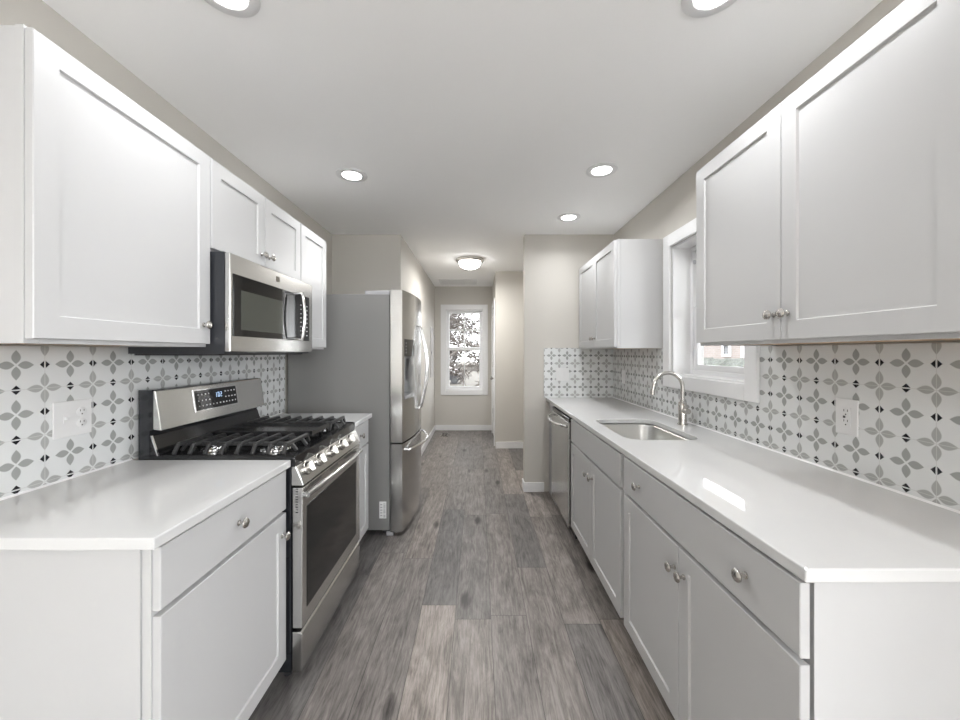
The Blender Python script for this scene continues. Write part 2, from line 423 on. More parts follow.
win = tag(bpy.data.objects.new('window_4', None), kind='structure'); COL.objects.link(win); win.location = (3.2, sum(GD)/2, .06)  # side glazing, likewise added out of view for daylight
f = frame_x(MB(), 3.22, 3.30, GD[0]+e, GD[1]-e, .061, 2.399, .05); f.box(3.23, 3.29, sum(GD)/2-.03, sum(GD)/2+.03, .111, 2.349)
f.build('window_frame', M['trim'], win, bevel=.003)
box(3.258, 3.262, GD[0]+.06, GD[1]-.06, .111, 2.349).build('glass_pane', M['pane'], win)
portal('dining_side_portal', (3.36, sum(GD)/2, 1.23), (0, R(90), 0), 2.3, GD[1]-GD[0])
# hall door in the right hall wall
y0, y1, z1 = D1['y0'], D1['y1'], D1['z1']
dr = tag(bpy.data.objects.new('door_1', None), kind='structure'); COL.objects.link(dr); dr.location = (DX, (y0+y1)/2, 0)
b = MB().box(DX-.018, DX-e, y0-.08, y0, 0, z1+.08).box(DX-.018, DX-e, y1, y1+.08, 0, z1+.08).box(DX-.018, DX-e, y0, y1, z1, z1+.08)
b.build('door_casing', M['trim'], dr, bevel=.004)
b = MB().box(DX+.004, DX+.04, y0+.003, y1-.003, .008, z1-.003)
leafo = b.build('door_slab', M['trim'], dr)
b = MB()
for zz in ((.2, .95), (1.1, 1.9)):
    frame_x(b, DX-.001, DX+.0045, y0+.12, y1-.12, zz[0], zz[1], .03)
b.build('door_moulding', M['trim'], leafo, bevel=.002)
MB().lathe([(.027, 0), (.027, .006), (.011, .01), (.011, .035), (.026, .045), (.028, .055), (.02, .066), (0, .068)], (DX+.004, y0+.07, .97), '-x').build('door_knob', M['nickel'], leafo, smooth=40)
for zz in (.38, 1.15, 1.88):
    box(DX-.006, DX+.004, y1-.008, y1+.012, zz-.045, zz+.045).build('hinge', M['nickel'], dr, bevel=.002)

# ------------------------------------------------------------------ cabinets
KNOB = None
def knob(parent, x, y, z, s):
    """round nickel knob standing out along s*x"""
    global KNOB
    prof = [(.0085, 0), (.0085, .003), (.0055, .005), (.0048, .014), (.009, .018), (.0155, .021), (.0165, .0245), (.0135, .0285), (.006, .0305), (0, .031)]
    if KNOB is None:
        KNOB = {}
    if s not in KNOB:
        b = MB().lathe(prof, (0, 0, 0), 'x' if s > 0 else '-x', 20)
        o = b.build('knob', M['nickel'], None, smooth=50); KNOB[s] = o.data
    else:
        o = bpy.data.objects.new('knob', KNOB[s]); COL.objects.link(o)
    org = Vector((0,0,0)); q = parent
    while q: org += Vector(q.location); q = q.parent
    o.parent = parent; o.location = Vector((x, y, z)) - org
    return o
TH = .0195
def front(name, parent, mat, s, xf, y0, y1, z0, z1, shaker=True, fw=.057):
    """door or drawer front whose face looks along s*x at x = xf"""
    def rect(i, d): return [(xf - s*d, y0+i, z0+i), (xf - s*d, y1-i, z0+i), (xf - s*d, y1-i, z1-i), (xf - s*d, y0+i, z1-i)]
    rings = [rect(0, TH), rect(0, .0018), rect(.0018, 0)]
    if shaker: rings += [rect(fw, 0), rect(fw+.003, .0065)]
    return MB().skin(rings).build(name, mat, parent)

def upper(label, s, xb, xface, y0, y1, z0, z1, doors, knobs, group='white upper cabinets'):
    """doors: list of (ya, yb); knobs: list of (door index, y, z)"""
    xfr = xface - s*TH - s*.001
    t = thing('upper_cabinet', (xb, (y0+y1)/2, z0), label, 'cabinet')
    lo, hi = sorted((xb + s*.0015, xfr - s*.0235)); i = .004
    b = MB().box(lo, hi, y0+i, y1-i, z0+.012, z1)
    b.box(lo, hi, y0+i, y0+.018, z0, z0+.012).box(lo, hi, y1-.018, y1-i, z0, z0+.012)
    b.build('cabinet_body', M['cab'], t)
    lo, hi = sorted((xfr - s*.0205, xfr))
    b = MB(); wd = .034
    b.box(lo, hi, y0, y0+wd, z0, z1).box(lo, hi, y1-wd, y1, z0, z1).box(lo, hi, y0+wd, y1-wd, z0, z0+wd).box(lo, hi, y0+wd, y1-wd, z1-wd, z1)
    b.build('face_frame', M['cab'], t, bevel=.001)
    lo, hi = sorted((xb + s*.0015, xfr - s*.021))
    box(lo, hi, y0+.0185, y1-.0185, z0+.004, z0+.0118).build('bottom_panel', M['ply'], t)
    ds = []
    for ya, yb in doors:
        ds.append(front('door', t, M['cab'], s, xface, ya, yb, z0+.012, z1-.006))
    for k, ky, kz in knobs: knob(ds[k], xface, ky, kz, s)
    return t

LZ0, LZ1 = 1.372, 2.136            # left uppers
RZ0, RZ1 = 1.380, 2.158            # right uppers
LX = -1.067; RX = .97
upper('white upper cabinet with one wide shaker door, nearest on the left wall', 1, XL, LX, .899, 1.503, LZ0, LZ1, [(.902, 1.499)], [(0, 1.462, 1.457)])
upper('short white two-door upper cabinet directly above the microwave', 1, XL, LX, 1.505, 2.265, 1.758, LZ1, [(1.508, 1.884), (1.887, 2.262)], [(0, 1.852, 1.832), (1, 1.92, 1.832)])
upper('narrow white single-door upper cabinet between microwave and refrigerator', 1, XL, LX, 2.267, 2.65, LZ0, LZ1, [(2.271, 2.646)], [(0, 2.305, 1.457)])
upper('white two-door upper cabinet nearest on the right wall, before the window', -1, XR, RX, .735, 1.675, RZ0, RZ1, [(.738, 1.204), (1.207, 1.672)], [(0, 1.178, 1.473), (1, 1.233, 1.473)])
upper('white two-door upper cabinet in the far right corner past the window', -1, XR, RX, 2.675, 3.62, RZ0, RZ1, [(2.679, 3.147), (3.150, 3.616)], [(0, 3.12, 1.466), (1, 3.178, 1.466)])

BX_L = -.776; BX_R = .665
def base(label, s, xb, xface, y0, y1, fronts, end_near=False, gap=.001, flush=False):
    """fronts: list of (name, ya, yb, z0, z1, shaker, [(ky, kz)])"""
    xfr = xface - s*(TH+gap)
    t = thing('base_cabinet', (xb, (y0+y1)/2, 0), label, 'cabinet')
    i = .003
    kx = xfr - s*.075
    lo, hi = sorted((xb + s*.0015, xfr - s*.022))
    b = MB().box(lo, hi, y0+i, y0+i+.016, .105, CB-.002).box(lo, hi, y1-i-.016, y1-i, .105, CB-.002).box(lo, hi, y0+i+.016, y1-i-.016, .105, .121)
    q = sorted((xb + s*.0015, xb + s*.010)); b.box(q[0], q[1], y0+i+.016, y1-i-.016, .121, CB-.002)
    b.build('cabinet_body', M['base'], t)
    lo, hi = sorted((xfr - s*.0215, xfr)); wd = .03
    b = MB().box(lo, hi, y0, y0+wd, .105, CB-.002).box(lo, hi, y1-wd, y1, .105, CB-.002)
    b.box(lo, hi, y0+wd, y1-wd, .105, .135).box(lo, hi, y0+wd, y1-wd, CB-.03, CB-.002).box(lo, hi, y0+wd, y1-wd, .69, .73)
    b.build('face_frame', M['base'], t, bevel=.001)
    lo, hi = sorted((kx, kx - s*.015))
    box(lo, hi, y0+i, y1-i, 0.001, .104).build('toe_kick', M['kick'], t)
    if end_near:
        lo, hi = sorted((xb + s*.0015, xfr if flush else xfr - s*.023))
        b = MB().box(lo, hi, y0-.004, y0+.002, .1055, CB-.002)
        lo, hi = sorted((xb + s*.0015, kx))
        b.box(lo, hi, y0-.004, y0+.002, .001, .1055)
        b.build('end_panel', M['base'], t)
    for nm, ya, yb, z0, z1, sh, kn in fronts:
        f = front(nm, t, M['base'], s, xface, ya, yb, z0, z1, sh)
        for ky, kz in kn: knob(f, xface, ky, kz, s)
    return t
DZ0, DZ1, RZa, RZb = .108, .704, .718, .874
base('pale grey base cabinet with one drawer and door, nearest on the left', 1, XL, BX_L, .915, 1.526,
     [('drawer', .919, 1.521, RZa, RZb, False, [(1.218, .798)]), ('door', .919, 1.521, DZ0, DZ1, True, [(1.487, .624)])], end_near=True)
base('narrow pale grey base cabinet with drawer and door beside the refrigerator', 1, XL, BX_L, 2.286, 2.668,
     [('drawer', 2.290, 2.664, RZa, RZb, False, [(2.478, .80)]), ('door', 2.290, 2.664, DZ0, DZ1, True, [(2.328, .62)])])
base('wide pale grey base cabinet with a two-knob drawer, nearest on the right', -1, XR, BX_R, .778, 1.738,
     [('drawer', .776, 1.716, RZa, RZb, False, [(.933, .797), (1.549, .797)]),
      ('door', .776, 1.2465, DZ0, DZ1, True, [(1.213, .625)]), ('door', 1.2495, 1.716, DZ0, DZ1, True, [(1.272, .625)])], end_near=True, gap=.008, flush=True)
base('pale grey sink base cabinet with plain false drawer front above two doors', -1, XR, BX_R, 1.740, 2.706,
     [('false_drawer_front', 1.760, 2.692, RZa, RZb, False, []),
      ('door', 1.760, 2.2245, DZ0, DZ1, True, [(2.187, .615)]), ('door', 2.2275, 2.692, DZ0, DZ1, True, [(2.27, .615)])])
# filler between the dishwasher and the far wall
box(.69, .71, 3.325, YF-.016, .0, CB-.002).build('filler_panel', M['base'])
tag(bpy.data.objects['filler_panel'], 'pale grey filler strip between dishwasher and far wall', 'panel')

# countertops
b = box(XL+.0015, -.760, .881, 1.5285, CB, CT).build('countertop', M['quartz'], bevel=.0035)
tag(b, 'white quartz countertop on the left, nearest, ending at the range', 'countertop')
b = box(XL+.0015, -.760, 2.284, 2.70, CB, CT).build('countertop', M['quartz'], bevel=.0035)
tag(b, 'short white quartz countertop between range and refrigerator', 'countertop')
SK = dict(x0=.752, x1=1.128, y0=1.875, y1=2.465, r=.085)
def right_counter():
    b = MB(); x0, x1, y0_, y1_ = .66, XR-.0015, .757, YF-.002
    hole = rrect(SK['x0'], SK['x1'], SK['y0'], SK['y1'], SK['r'], 8)
    cx, cy_ = (SK['x0']+SK['x1'])/2, (SK['y0']+SK['y1'])/2
    def outer(p):
        dx, dy = p[0]-cx, p[1]-cy_
        t = 1e9
        if dx > 1e-9: t = min(t, (x1-cx)/dx)
        if dx < -1e-9: t = min(t, (x0-cx)/dx)
        if dy > 1e-9: t = min(t, (1.2)/dy)
        if dy < -1e-9: t = min(t, (-.8)/dy)
        return (cx+dx*t, cy_+dy*t)
    ya, yb = cy_-.8, cy_+1.2
    # ring around the sink, then plain slabs before and after it
    hp = [(h, outer(h)) for h in hole]
    pts = []
    corners = [(x1, yb), (x0, yb), (x0, ya), (x1, ya)]
    ang = lambda p: math.atan2(p[1]-cy_, p[0]-cx) % (2*math.pi)
    lst = [(ang(h), h, o) for h, o in hp]
    for c in corners:
        a = ang(c)
        best = min(hole, key=lambda h: abs((ang(h)-a+math.pi) % (2*math.pi)-math.pi))
        # replace the outer point of the closest hole point by the corner
        k = min(range(len(lst)), key=lambda q: abs((lst[q][0]-a+math.pi) % (2*math.pi)-math.pi))
        lst[k] = (lst[k][0], lst[k][1], c)
    lst.sort(key=lambda q: q[0])
    H = [q[1] for q in lst]; O = [q[2] for q in lst]
    B = lambda P, z: [(p[0], p[1], z) for p in P]
    rings = [b.ring(B(O, CT)), b.ring(B(H, CT)), b.ring(B(H, CB)), b.ring(B(O, CB))]
    b.skin(rings, True, False)
    n = len(O)
    # outer side walls along x0 and x1, and slabs
    for i in range(n):
        j = (i+1) % n
        if abs(O[i][0]-O[j][0]) < 1e-6: b.b.faces.new((rings[0][i], rings[0][j], rings[3][j], rings[3][i]))
    def slab(y_in, y_out):
        v = {}
        idx = [i for i in range(n) if abs(O[i][1]-y_in) < 1e-6]
        idx.sort(key=lambda i: O[i][0])
        top = [rings[0][i] for i in idx]; bot = [rings[3][i] for i in idx]
        t2 = [b.b.verts.new((x1, y_out, CT)), b.b.verts.new((x0, y_out, CT))]
        b2 = [b.b.verts.new((x1, y_out, CB)), b.b.verts.new((x0, y_out, CB))]
        b.b.faces.new(top + t2); b.b.faces.new(bot + b2)
        b.b.faces.new((t2[0], t2[1], b2[1], b2[0]))
        b.b.faces.new((top[0], t2[1], b2[1], bot[0])); b.b.faces.new((top[-1], t2[0], b2[0], bot[-1]))
    slab(ya, y0_); slab(yb, y1_)
    return b
b = right_counter().build('countertop', M['quartz'], bevel=.0035)
tag(b, 'long white quartz countertop on the right with the sink cut into it', 'countertop')

# sink
def sink():
    t = thing('kitchen_sink', ((SK['x0']+SK['x1'])/2, (SK['y0']+SK['y1'])/2, CB-.21), 'brushed steel undermount sink set in the right countertop', 'sink')
    rings = []
    for off, z, r in ((-.028, CB-.001, .1), (-.028, CB-.004, .1), (.006, CB-.004, .085)):
        pass
    P = lambda o, z, r: [(p[0], p[1], z) for p in rrect(SK['x0']+o, SK['x1']-o, SK['y0']+o, SK['y1']-o, r, 8)]
    rings = [P(-.03, CB-.004, .1), P(-.03, CB-.0015, .1), P(-.004, CB-.0015, .085), P(.002, CB-.012, .082), P(.008, CB-.17, .078), P(.022, CB-.19, .07), P(.05, CB-.198, .05), P(.17, CB-.203, .012)]
    MB().skin(rings, True, False).build('basin', M['sink'], t, smooth=60)
    c = ((SK['x0']+SK['x1'])/2, (SK['y0']+SK['y1'])/2)
    MB().lathe([(.056, -.006), (.056, .002), (.045, .003), (.04, -.004), (.01, -.004), (.008, .006), (0, .006)], (c[0], c[1], CB-.204), 'z').build('drain', M['chrome'], t, smooth=40)
    b = MB().box(SK['x0']+.165, SK['x1']-.165, SK['y0']+.165, SK['y1']-.165, CB-.2065, CB-.203); b.build('basin_floor', M['sink'], t)
sink()
# faucet
def faucet():
    fx, fy = 1.238, 2.275
    t = thing('faucet', (fx, fy, CT), 'brushed nickel gooseneck faucet behind the sink', 'faucet')
    MB().lathe([(.0285, .0005), (.0285, .006), (.024, .008), (.0235, .13), (.021, .134), (.014, .137), (.0135, .15)], (fx, fy, CT), 'z').build('faucet_body', M['nickel'], t, smooth=40)
    pts = [(fx, fy, CT+.135), (fx, fy, CT+.225)]
    r = .088
    for k in range(1, 17):
        a = math.pi*k/16
        pts.append((fx - r + r*math.cos(a), fy, CT+.225 + r*math.sin(a)))
    pts.append((fx-2*r-.004, fy, CT+.205))
    MB().tube(pts, .0115, 14).build('spout', M['nickel'], t, smooth=40)
    MB().tube([(fx-2*r-.0035, fy, CT+.215), (fx-2*r-.006, fy, CT+.18)], .0135, 14).build('spray_tip', M['nickel'], t, smooth=40)
    h = MB().tube([(fx, fy-.02, CT+.088), (fx, fy-.062, CT+.088)], .0165, 16).build('handle_hub', M['nickel'], t, smooth=40)
    MB().tube([(fx, fy-.05, CT+.095), (fx-.012, fy-.056, CT+.125), (fx-.03, fy-.06, CT+.147)], [.007, .006, .005], 10).build('lever', M['nickel'], h, smooth=40)
faucet()

# ------------------------------------------------------------------ backsplashes
TT = .008
b = box(XL+.0005, XL+TT, .8895, 2.745, CT+.0005, LZ0+.002-.004).build('backsplash', M['tile_left'])
tag(b, 'patterned grey flower tile backsplash along the left wall behind the range', 'backsplash')
XT = XL+TT
for q in ((.881, 1.5285), (2.284, 2.70)): MB().prism([(XT+.0002, CT+.0003), (XT+.006, CT+.0003), (XT+.0002, CT+.006)], 'y', *q).build('caulk_bead', M['trim'], b)
b = MB(); xa, xc = XR-TT, XR-.0005; zt = RZ0-.002; zc = W1['z0']-.079
ya, yb = W1['y0']-.086, W1['y1']+.086
b.box(xa, xc, .757, ya, CT+.0005, zt).box(xa, xc, ya, yb, CT+.0005, zc).box(xa, xc, yb, YF-TT-.001, CT+.0005, zt)
b = b.build('backsplash', M['tile_right']); tag(b, 'patterned grey flower tile backsplash along the right wall beneath the window', 'backsplash')
MB().prism([(xa-.0002, CT+.0003), (xa-.006, CT+.0003), (xa-.0002, CT+.006)], 'y', .757, YF-TT-.001).build('caulk_bead', M['trim'], b)
b = box(.64, XR-TT-.001, YF-TT, YF-.0005, CT+.0005, 1.394).build('backsplash', M['tile_far']); tag(b, 'patterned flower tile backsplash on the far wall at the end of the right countertop', 'backsplash')

# ------------------------------------------------------------------ wall plates
def plate_x(label, s, xw, yc, zc, wd, ht, devices):
    """wall plate on a wall with normal s*x; devices: list of (dy, kind)"""
    t = thing('wall_plate', (xw, yc, zc), label, 'outlet')
    X = lambda d: xw + s*d
    lo, hi = sorted((X(.0003), X(.0055)))
    box(lo, hi, yc-wd/2, yc+wd/2, zc-ht/2, zc+ht/2).build('cover_plate', M['plate'], t, bevel=.002)
    for dy, kind in devices:
        y = yc+dy
        def bx(d0, d1, ya, yb, za, zb, nm, mat, par, bev=0):
            lo, hi = sorted((X(d0), X(d1)))
            return box(lo, hi, y+ya, y+yb, zc+za, zc+zb).build(nm, mat, par, bevel=bev)
        if kind == 'gfci':
            d = bx(.005, .0075, -.0165, .0165, -.034, .034, 'outlet_face', M['plate'], t, .001)
            for sz in (.018, -.018):
                for sy in (-.0065, .0065): bx(.0074, .0078, sy-.0012, sy+.0012, sz+.001, sz+.009, 'slot', M['slot'], d)
                bx(.0074, .0078, -.0022, .0022, sz-.011, sz-.0065, 'slot', M['slot'], d)
            bx(.0074, .0088, -.009, -.001, -.004, .004, 'button', M['plate'], d)
            bx(.0074, .0088, .001, .009, -.004, .004, 'button', M['slot'], d)
        elif kind == 'duplex':
            for sz in (.0195, -.0195):
                lo = xw + s*.005
                d = MB().lathe([(.0165, 0), (.0165, .0025), (.0155, .003), (0, .003)], (lo, y, zc+sz), 'x' if s > 0 else '-x', 20).build('outlet_face', M['plate'], t, smooth=40)
                for sy in (-.0062, .0062): bx(.0079, .0083, sy-.0011, sy+.0011, sz+.001, sz+.008, 'slot', M['slot'], d)
                bx(.0079, .0083, -.0022, .0022, sz-.010, sz-.0058, 'slot', M['slot'], d)
        elif kind == 'toggle':
            d = bx(.005, .0065, -.006, .006, -.013, .013, 'switch_slot', M['plate'], t)
            bx(.006, .016, -.0035, .0035, -.001, .008, 'toggle', M['plate'], d, .001)
        elif kind == 'rocker':
            bx(.005, .0075, -.0165, .0165, -.034, .034, 'rocker_switch', M['plate'], t, .001)
plate_x('double white wall plate with a switch and an outlet on the left backsplash', 1, XL+TT, 1.305, 1.122, .124, .122, [(-.026, 'toggle'), (.026, 'duplex')])
plate_x('white outlet plate on the right backsplash below the nearest upper cabinet', -1, XR-TT, 1.330, 1.122, .08, .126, [(0, 'gfci')])
plate_x('small white wall plate on the right backsplash near the far corner', -1, XR-TT, 3.37, 1.13, .075, .118, [(0, 'rocker')])
def far_plate():
    t = thing('wall_plate', (.818, YF-TT, 1.138), 'double white switch plate on the far wall backsplash', 'switch')
    yw = YF-TT
    box(.757, .88, yw-.0055, yw-.0003, 1.077, 1.20).build('cover_plate', M['plate'], t, bevel=.002)
    for x in (.794, .843): box(x-.0165, x+.0165, yw-.008, yw-.005, 1.105, 1.172).build('rocker_switch', M['plate'], t, bevel=.001)
far_plate()

# ------------------------------------------------------------------ range
def gas_range():
    ya, yb = 1.534, 2.278; ym = (ya+yb)/2
    t = thing('gas_range', (-1.06, ym, 0), 'stainless steel gas range with black cooktop between the left countertops', 'range')
    xb = -1.385
    box(xb, -.762, ya, yb, .045, .885).build('body', M['range_side'], t)
    for y in (ya+.05, yb-.05):
        for x in (-1.30, -.80): MB().lathe([(.018, .0005), (.018, .02), (.01, .022), (.01, .046)], (x, y, 0), 'z', 12).build('foot', M['dark'], t)
    # cooktop
    b = MB().box(xb+.045, -.745, ya, yb, .8855, .927)
    b.box(-1.285, -.752, ya+.0, ya+.012, .927, .931).box(-1.285, -.752, yb-.012, yb, .927, .931)
    b.build('cooktop', M['enamel'], t, bevel=.004)
    # back guard
    prof = [(xb, .8855), (-1.340, .8855), (-1.340, 1.03), (-1.326, 1.035), (-1.326, 1.19), (-1.332, 1.196), (xb, 1.196)]
    bg_ = MB().prism(prof, 'y', ya, yb).build('backguard', M['range_side'], t)
    b = MB().prism([(-1.340, .9275), (-1.309, .9275), (-1.3355, 1.008), (-1.340, 1.008)], 'y', ya+.001, yb-.001); b.build('backguard_skirt', M['enamel'], bg_, bevel=.002)
    MB().prism([(-1.310, .9275), (-1.305, .9275), (-1.3325, 1.0095), (-1.3375, 1.0095)], 'y', ya, ya+.007).build('skirt_trim', M['chrome'], bg_)
    # slanted stainless control panel with display
    n = Vector((.985, 0, .17)).normalized()
    p0 = Vector((-1.291, 0, 1.030)); p1 = Vector((-1.316, 0, 1.194))
    b = MB().prism([(p0.x, p0.z), (p1.x, p1.z), (p1.x-.009, p1.z+.001), (-1.3255, 1.035)], 'y', ya-.001, yb+.001)
    cp = b.build('control_panel', M['steel_h'], t, bevel=.003)
    def on(y, k, d=0.0):          # k: 0 bottom .. 1 top of the slanted face
        p = p0.lerp(p1, k); nn = Vector((p1.z-p0.z, 0, -(p1.x-p0.x))).normalized()
        q = p + nn*d; return Vector((q.x, y, q.z))
    def slab_on(mb, y0, y1, k0, k1, d0, d1):
        mb.skin([[on(y0, k0, d0), on(y1, k0, d0), on(y1, k1, d0), on(y0, k1, d0)], [on(y0, k0, d1), on(y1, k0, d1), on(y1, k1, d1), on(y0, k1, d1)]]); return mb
    disp = slab_on(MB(), 1.735, 2.03, .30, .86, .0003, .0022).build('display', M['glass_black'], cp)
    slab_on(MB(), 1.728, 2.037, .27, .89, .0001, .0012).build('display_bezel', M['chrome'], cp)
    random.seed(4)
    for kks, lo_, hi_ in (((.40,), 1.74, 2.03), ((.55,), 1.74, 1.84), ((.72,), 1.74, 1.84), ((.55,), 1.93, 2.03), ((.72,), 1.93, 2.03)):
        b = MB()
        for i in range(12):
            for kk in kks:
                y = 1.752 + i*.0235
                if lo_ < y < hi_:
                    wdt = random.uniform(.004, .009); slab_on(b, y, y+wdt, kk, kk+.035, .0023, .0026)
        b.build('button_legend', M['mark'], disp)
    b = MB()
    for y, segs in ((1.868, 'bc'), (1.888, 'abcdef'), (1.906, 'abged')):
        wdt, h0, h1 = .010, .60, .74; hm = (h0+h1)/2; q = .0018; qk = .012
        S = {'a': (0, wdt, h1-qk, h1), 'd': (0, wdt, h0, h0+qk), 'g': (0, wdt, hm-qk/2, hm+qk/2), 'b': (wdt-q, wdt, hm, h1), 'c': (wdt-q, wdt, h0, hm), 'f': (0, q, hm, h1), 'e': (0, q, h0, hm)}
        for s_ in segs:
            a0, a1, k0, k1 = S[s_]; slab_on(b, y+a0, y+a1, k0, k1, .0023, .0027)
    b.build('clock_digits', M['blue_led'], disp)
    # front knob panel (slanted)
    fp = MB().prism([(-.762, .806), (-.712, .806), (-.720, .830), (-.744, .884), (-.762, .884)], 'y', ya, yb).build('front_panel', M['steel_h'], t, bevel=.003)
    nn = Vector((.054, 0, .024)).normalized()
    for y in (1.607, 1.727, 1.872, 2.012, 2.128):
        c = Vector((-.7315, y, .857)) + nn*.0005
        k = MB().lathe([(.029, 0), (.029, .004), (.0245, .006), (.0235, .022), (.022, .0245), (0, .0245)], c, nn, 24).build('burner_knob', M['nickel'], fp, smooth=40)
        side = Vector((0, 1, 0)); up = nn.cross(side)
        o = c + nn*.0235
        f = lambda d: [o + nn*d + side*sx*.0055 + up*sz*.021 for sx, sz in ((-1,-1),(1,-1),(1,1),(-1,1))]
        MB().skin([f(0), f(.012)]).build('knob_grip', M['nickel'], k, bevel=.002)
    # oven door
    d = MB().box(-.759, -.716, ya+.001, yb-.001, .222, .797).build('oven_door', M['steel_h'], t, bevel=.004)
    MB().box(-.7165, -.7145, 1.573, 2.205, .287, .712).build('door_window', M['oven_glass'], d, bevel=.003)
    b = MB()
    for i in range(10): b.box(-.7445, -.7345, ya+.0004, ya+.0012, .695+i*.0105, .6995+i*.0105)
    b.build('side_vents', M['slot'], d)
    for i in range(3):
        b = MB()
        for k in range(9): b.box(-.7165, -.7156, 1.62+i*.2+k*.012, 1.62+i*.2+k*.012+.007, .775, .790)
        b.build('vent_grille', M['slot'], d)
    pts = []
    for k in range(17):
        u = k/16; pts.append((-.700 + .028*math.sin(math.pi*u), 1.54+u*.70, .768+.012*math.sin(math.pi*u)))
    h = MB().tube([(-.717, 1.546, .766), (-.700, 1.545, .767)] , .011, 12).tube([(-.717, 2.234, .766), (-.700, 2.235, .767)], .011, 12).tube(pts, .0125, 14).build('handle', M['steel'], d, smooth=40)
    # storage drawer
    MB().prism([(-.759, .042), (-.722, .042), (-.718, .06), (-.718, .200), (-.726, .207), (-.759, .207)], 'y', ya+.001, yb-.001).build('storage_drawer', M['steel_h'], t, bevel=.003)
    # burners
    for x, y, r in ((-.89, 1.655, .045), (-1.16, 1.655, .036), (-1.02, 1.89, .04), (-.89, 2.125, .04), (-1.16, 2.125, .036)):
        bn = MB().lathe([(r+.018, 0), (r+.016, .006), (r, .010), (r, .018), (0, .018)], (x, y, .9272), 'z', 24).build('burner', M['chrome'], t, smooth=40)
        MB().lathe([(r*.96, 0), (r, .003), (r*.97, .009), (0, .011)], (x, y, .9455), 'z', 24).build('burner_cap', M['enamel'], bn, smooth=40)
    # grates
    def grate(y0, y1):
        b = MB(); zt = .966; x0, x1 = -1.272, -.782
        wd, ht = .013, .016
        for y in (y0+.075, y1-.075):
            b.bar((x0+.02, y, zt-.008), (x1-.02, y, zt-.008), wd, ht)
        nx = 8
        for i in range(nx):
            x = x0+.02 + (x1-x0-.04)*i/(nx-1)
            b.bar((x, y0+.026, zt), (x, y1-.026, zt), .014, ht)
            for y, sg in ((y0+.028, -1), (y1-.028, 1)):
                b.bar((x, y, zt+.0), (x, y+sg*.024, zt-.036), .013, .013)
        for x, sg in ((x0+.022, -1), (x1-.022, 1)):
            for y in (y0+.075, y1-.075):
                b.bar((x, y, zt-.004), (x+sg*.024, y, zt-.037), .013, .013)
        b.build('grate', M['iron'], t, bevel=.002, seg=1)
    grate(1.543, 1.788); grate(2.022, 2.268)
    g0, g1 = 1.794, 2.016
    b = MB().box(-1.262, -.792, g0, g1, .952, .962)
    frm = frame = None
    for q in ((-1.262, -.792, g0, g0+.01), (-1.262, -.792, g1-.01, g1), (-1.262, -1.25, g0, g1), (-.804, -.792, g0, g1)): b.box(*q, .96, .974)
    for x in (-1.22, -.83):
        for y in (g0+.03, g1-.03): b.box(x-.008, x+.008, y-.008, y+.008, .9278, .953)
    b.build('griddle', M['griddle'], t, bevel=.002)
gas_range()

# ------------------------------------------------------------------ microwave
def microwave():
    ya, yb = 1.509, 2.261
    t = thing('microwave', (-1.2, (ya+yb)/2, 1.343), 'stainless over-the-range microwave with dark door hung below the upper cabinets', 'microwave')
    box(-1.404, -1.018, ya, yb, 1.345, 1.7555).build('body', M['micro_side'], t)
    b = MB().box(-1.39, -1.05, ya+.012, yb-.012, 1.338, 1.3448); b.build('vent_grille', M['dark'], t)
    fr = box(-1.0175, -.995, ya, yb, 1.352, 1.753).build('front_frame', M['steel_h'], t, bevel=.004)
    d = box(-.9955, -.9925, 1.527, 2.212, 1.417, 1.672).build('door', M['glass_black'], t, bevel=.002)
    box(-.9926, -.9915, 1.575, 1.915, 1.445, 1.610).build('door_window', M['micro_win'], d)
    box(-.9952, -.9935, 1.845, 1.885, 1.700, 1.727).build('badge', M['chrome'], fr)
    pts = [(-.992, 2.03, 1.665), (-.950, 2.03, 1.668)]
    for k in range(1, 12):
        u = k/12; pts.append((-.950+.013*math.sin(math.pi*u), 2.03, 1.668-.246*u))
    pts += [(-.950, 2.03, 1.422), (-.992, 2.03, 1.425)]
    MB().tube(pts, .0095, 12).build('handle', M['chrome'], d, smooth=40)
    c = box(-.9926, -.9915, 2.085, 2.200, 1.425, 1.665).build('control_panel', M['glass_black'], d)
    for i in range(3):
        b = MB()
        for k in range(8): b.box(-.9916, -.9911, 2.10+i*.036, 2.112+i*.036, 1.445+k*.024, 1.450+k*.024)
        b.build('button_column', M['mark'], c)
microwave()

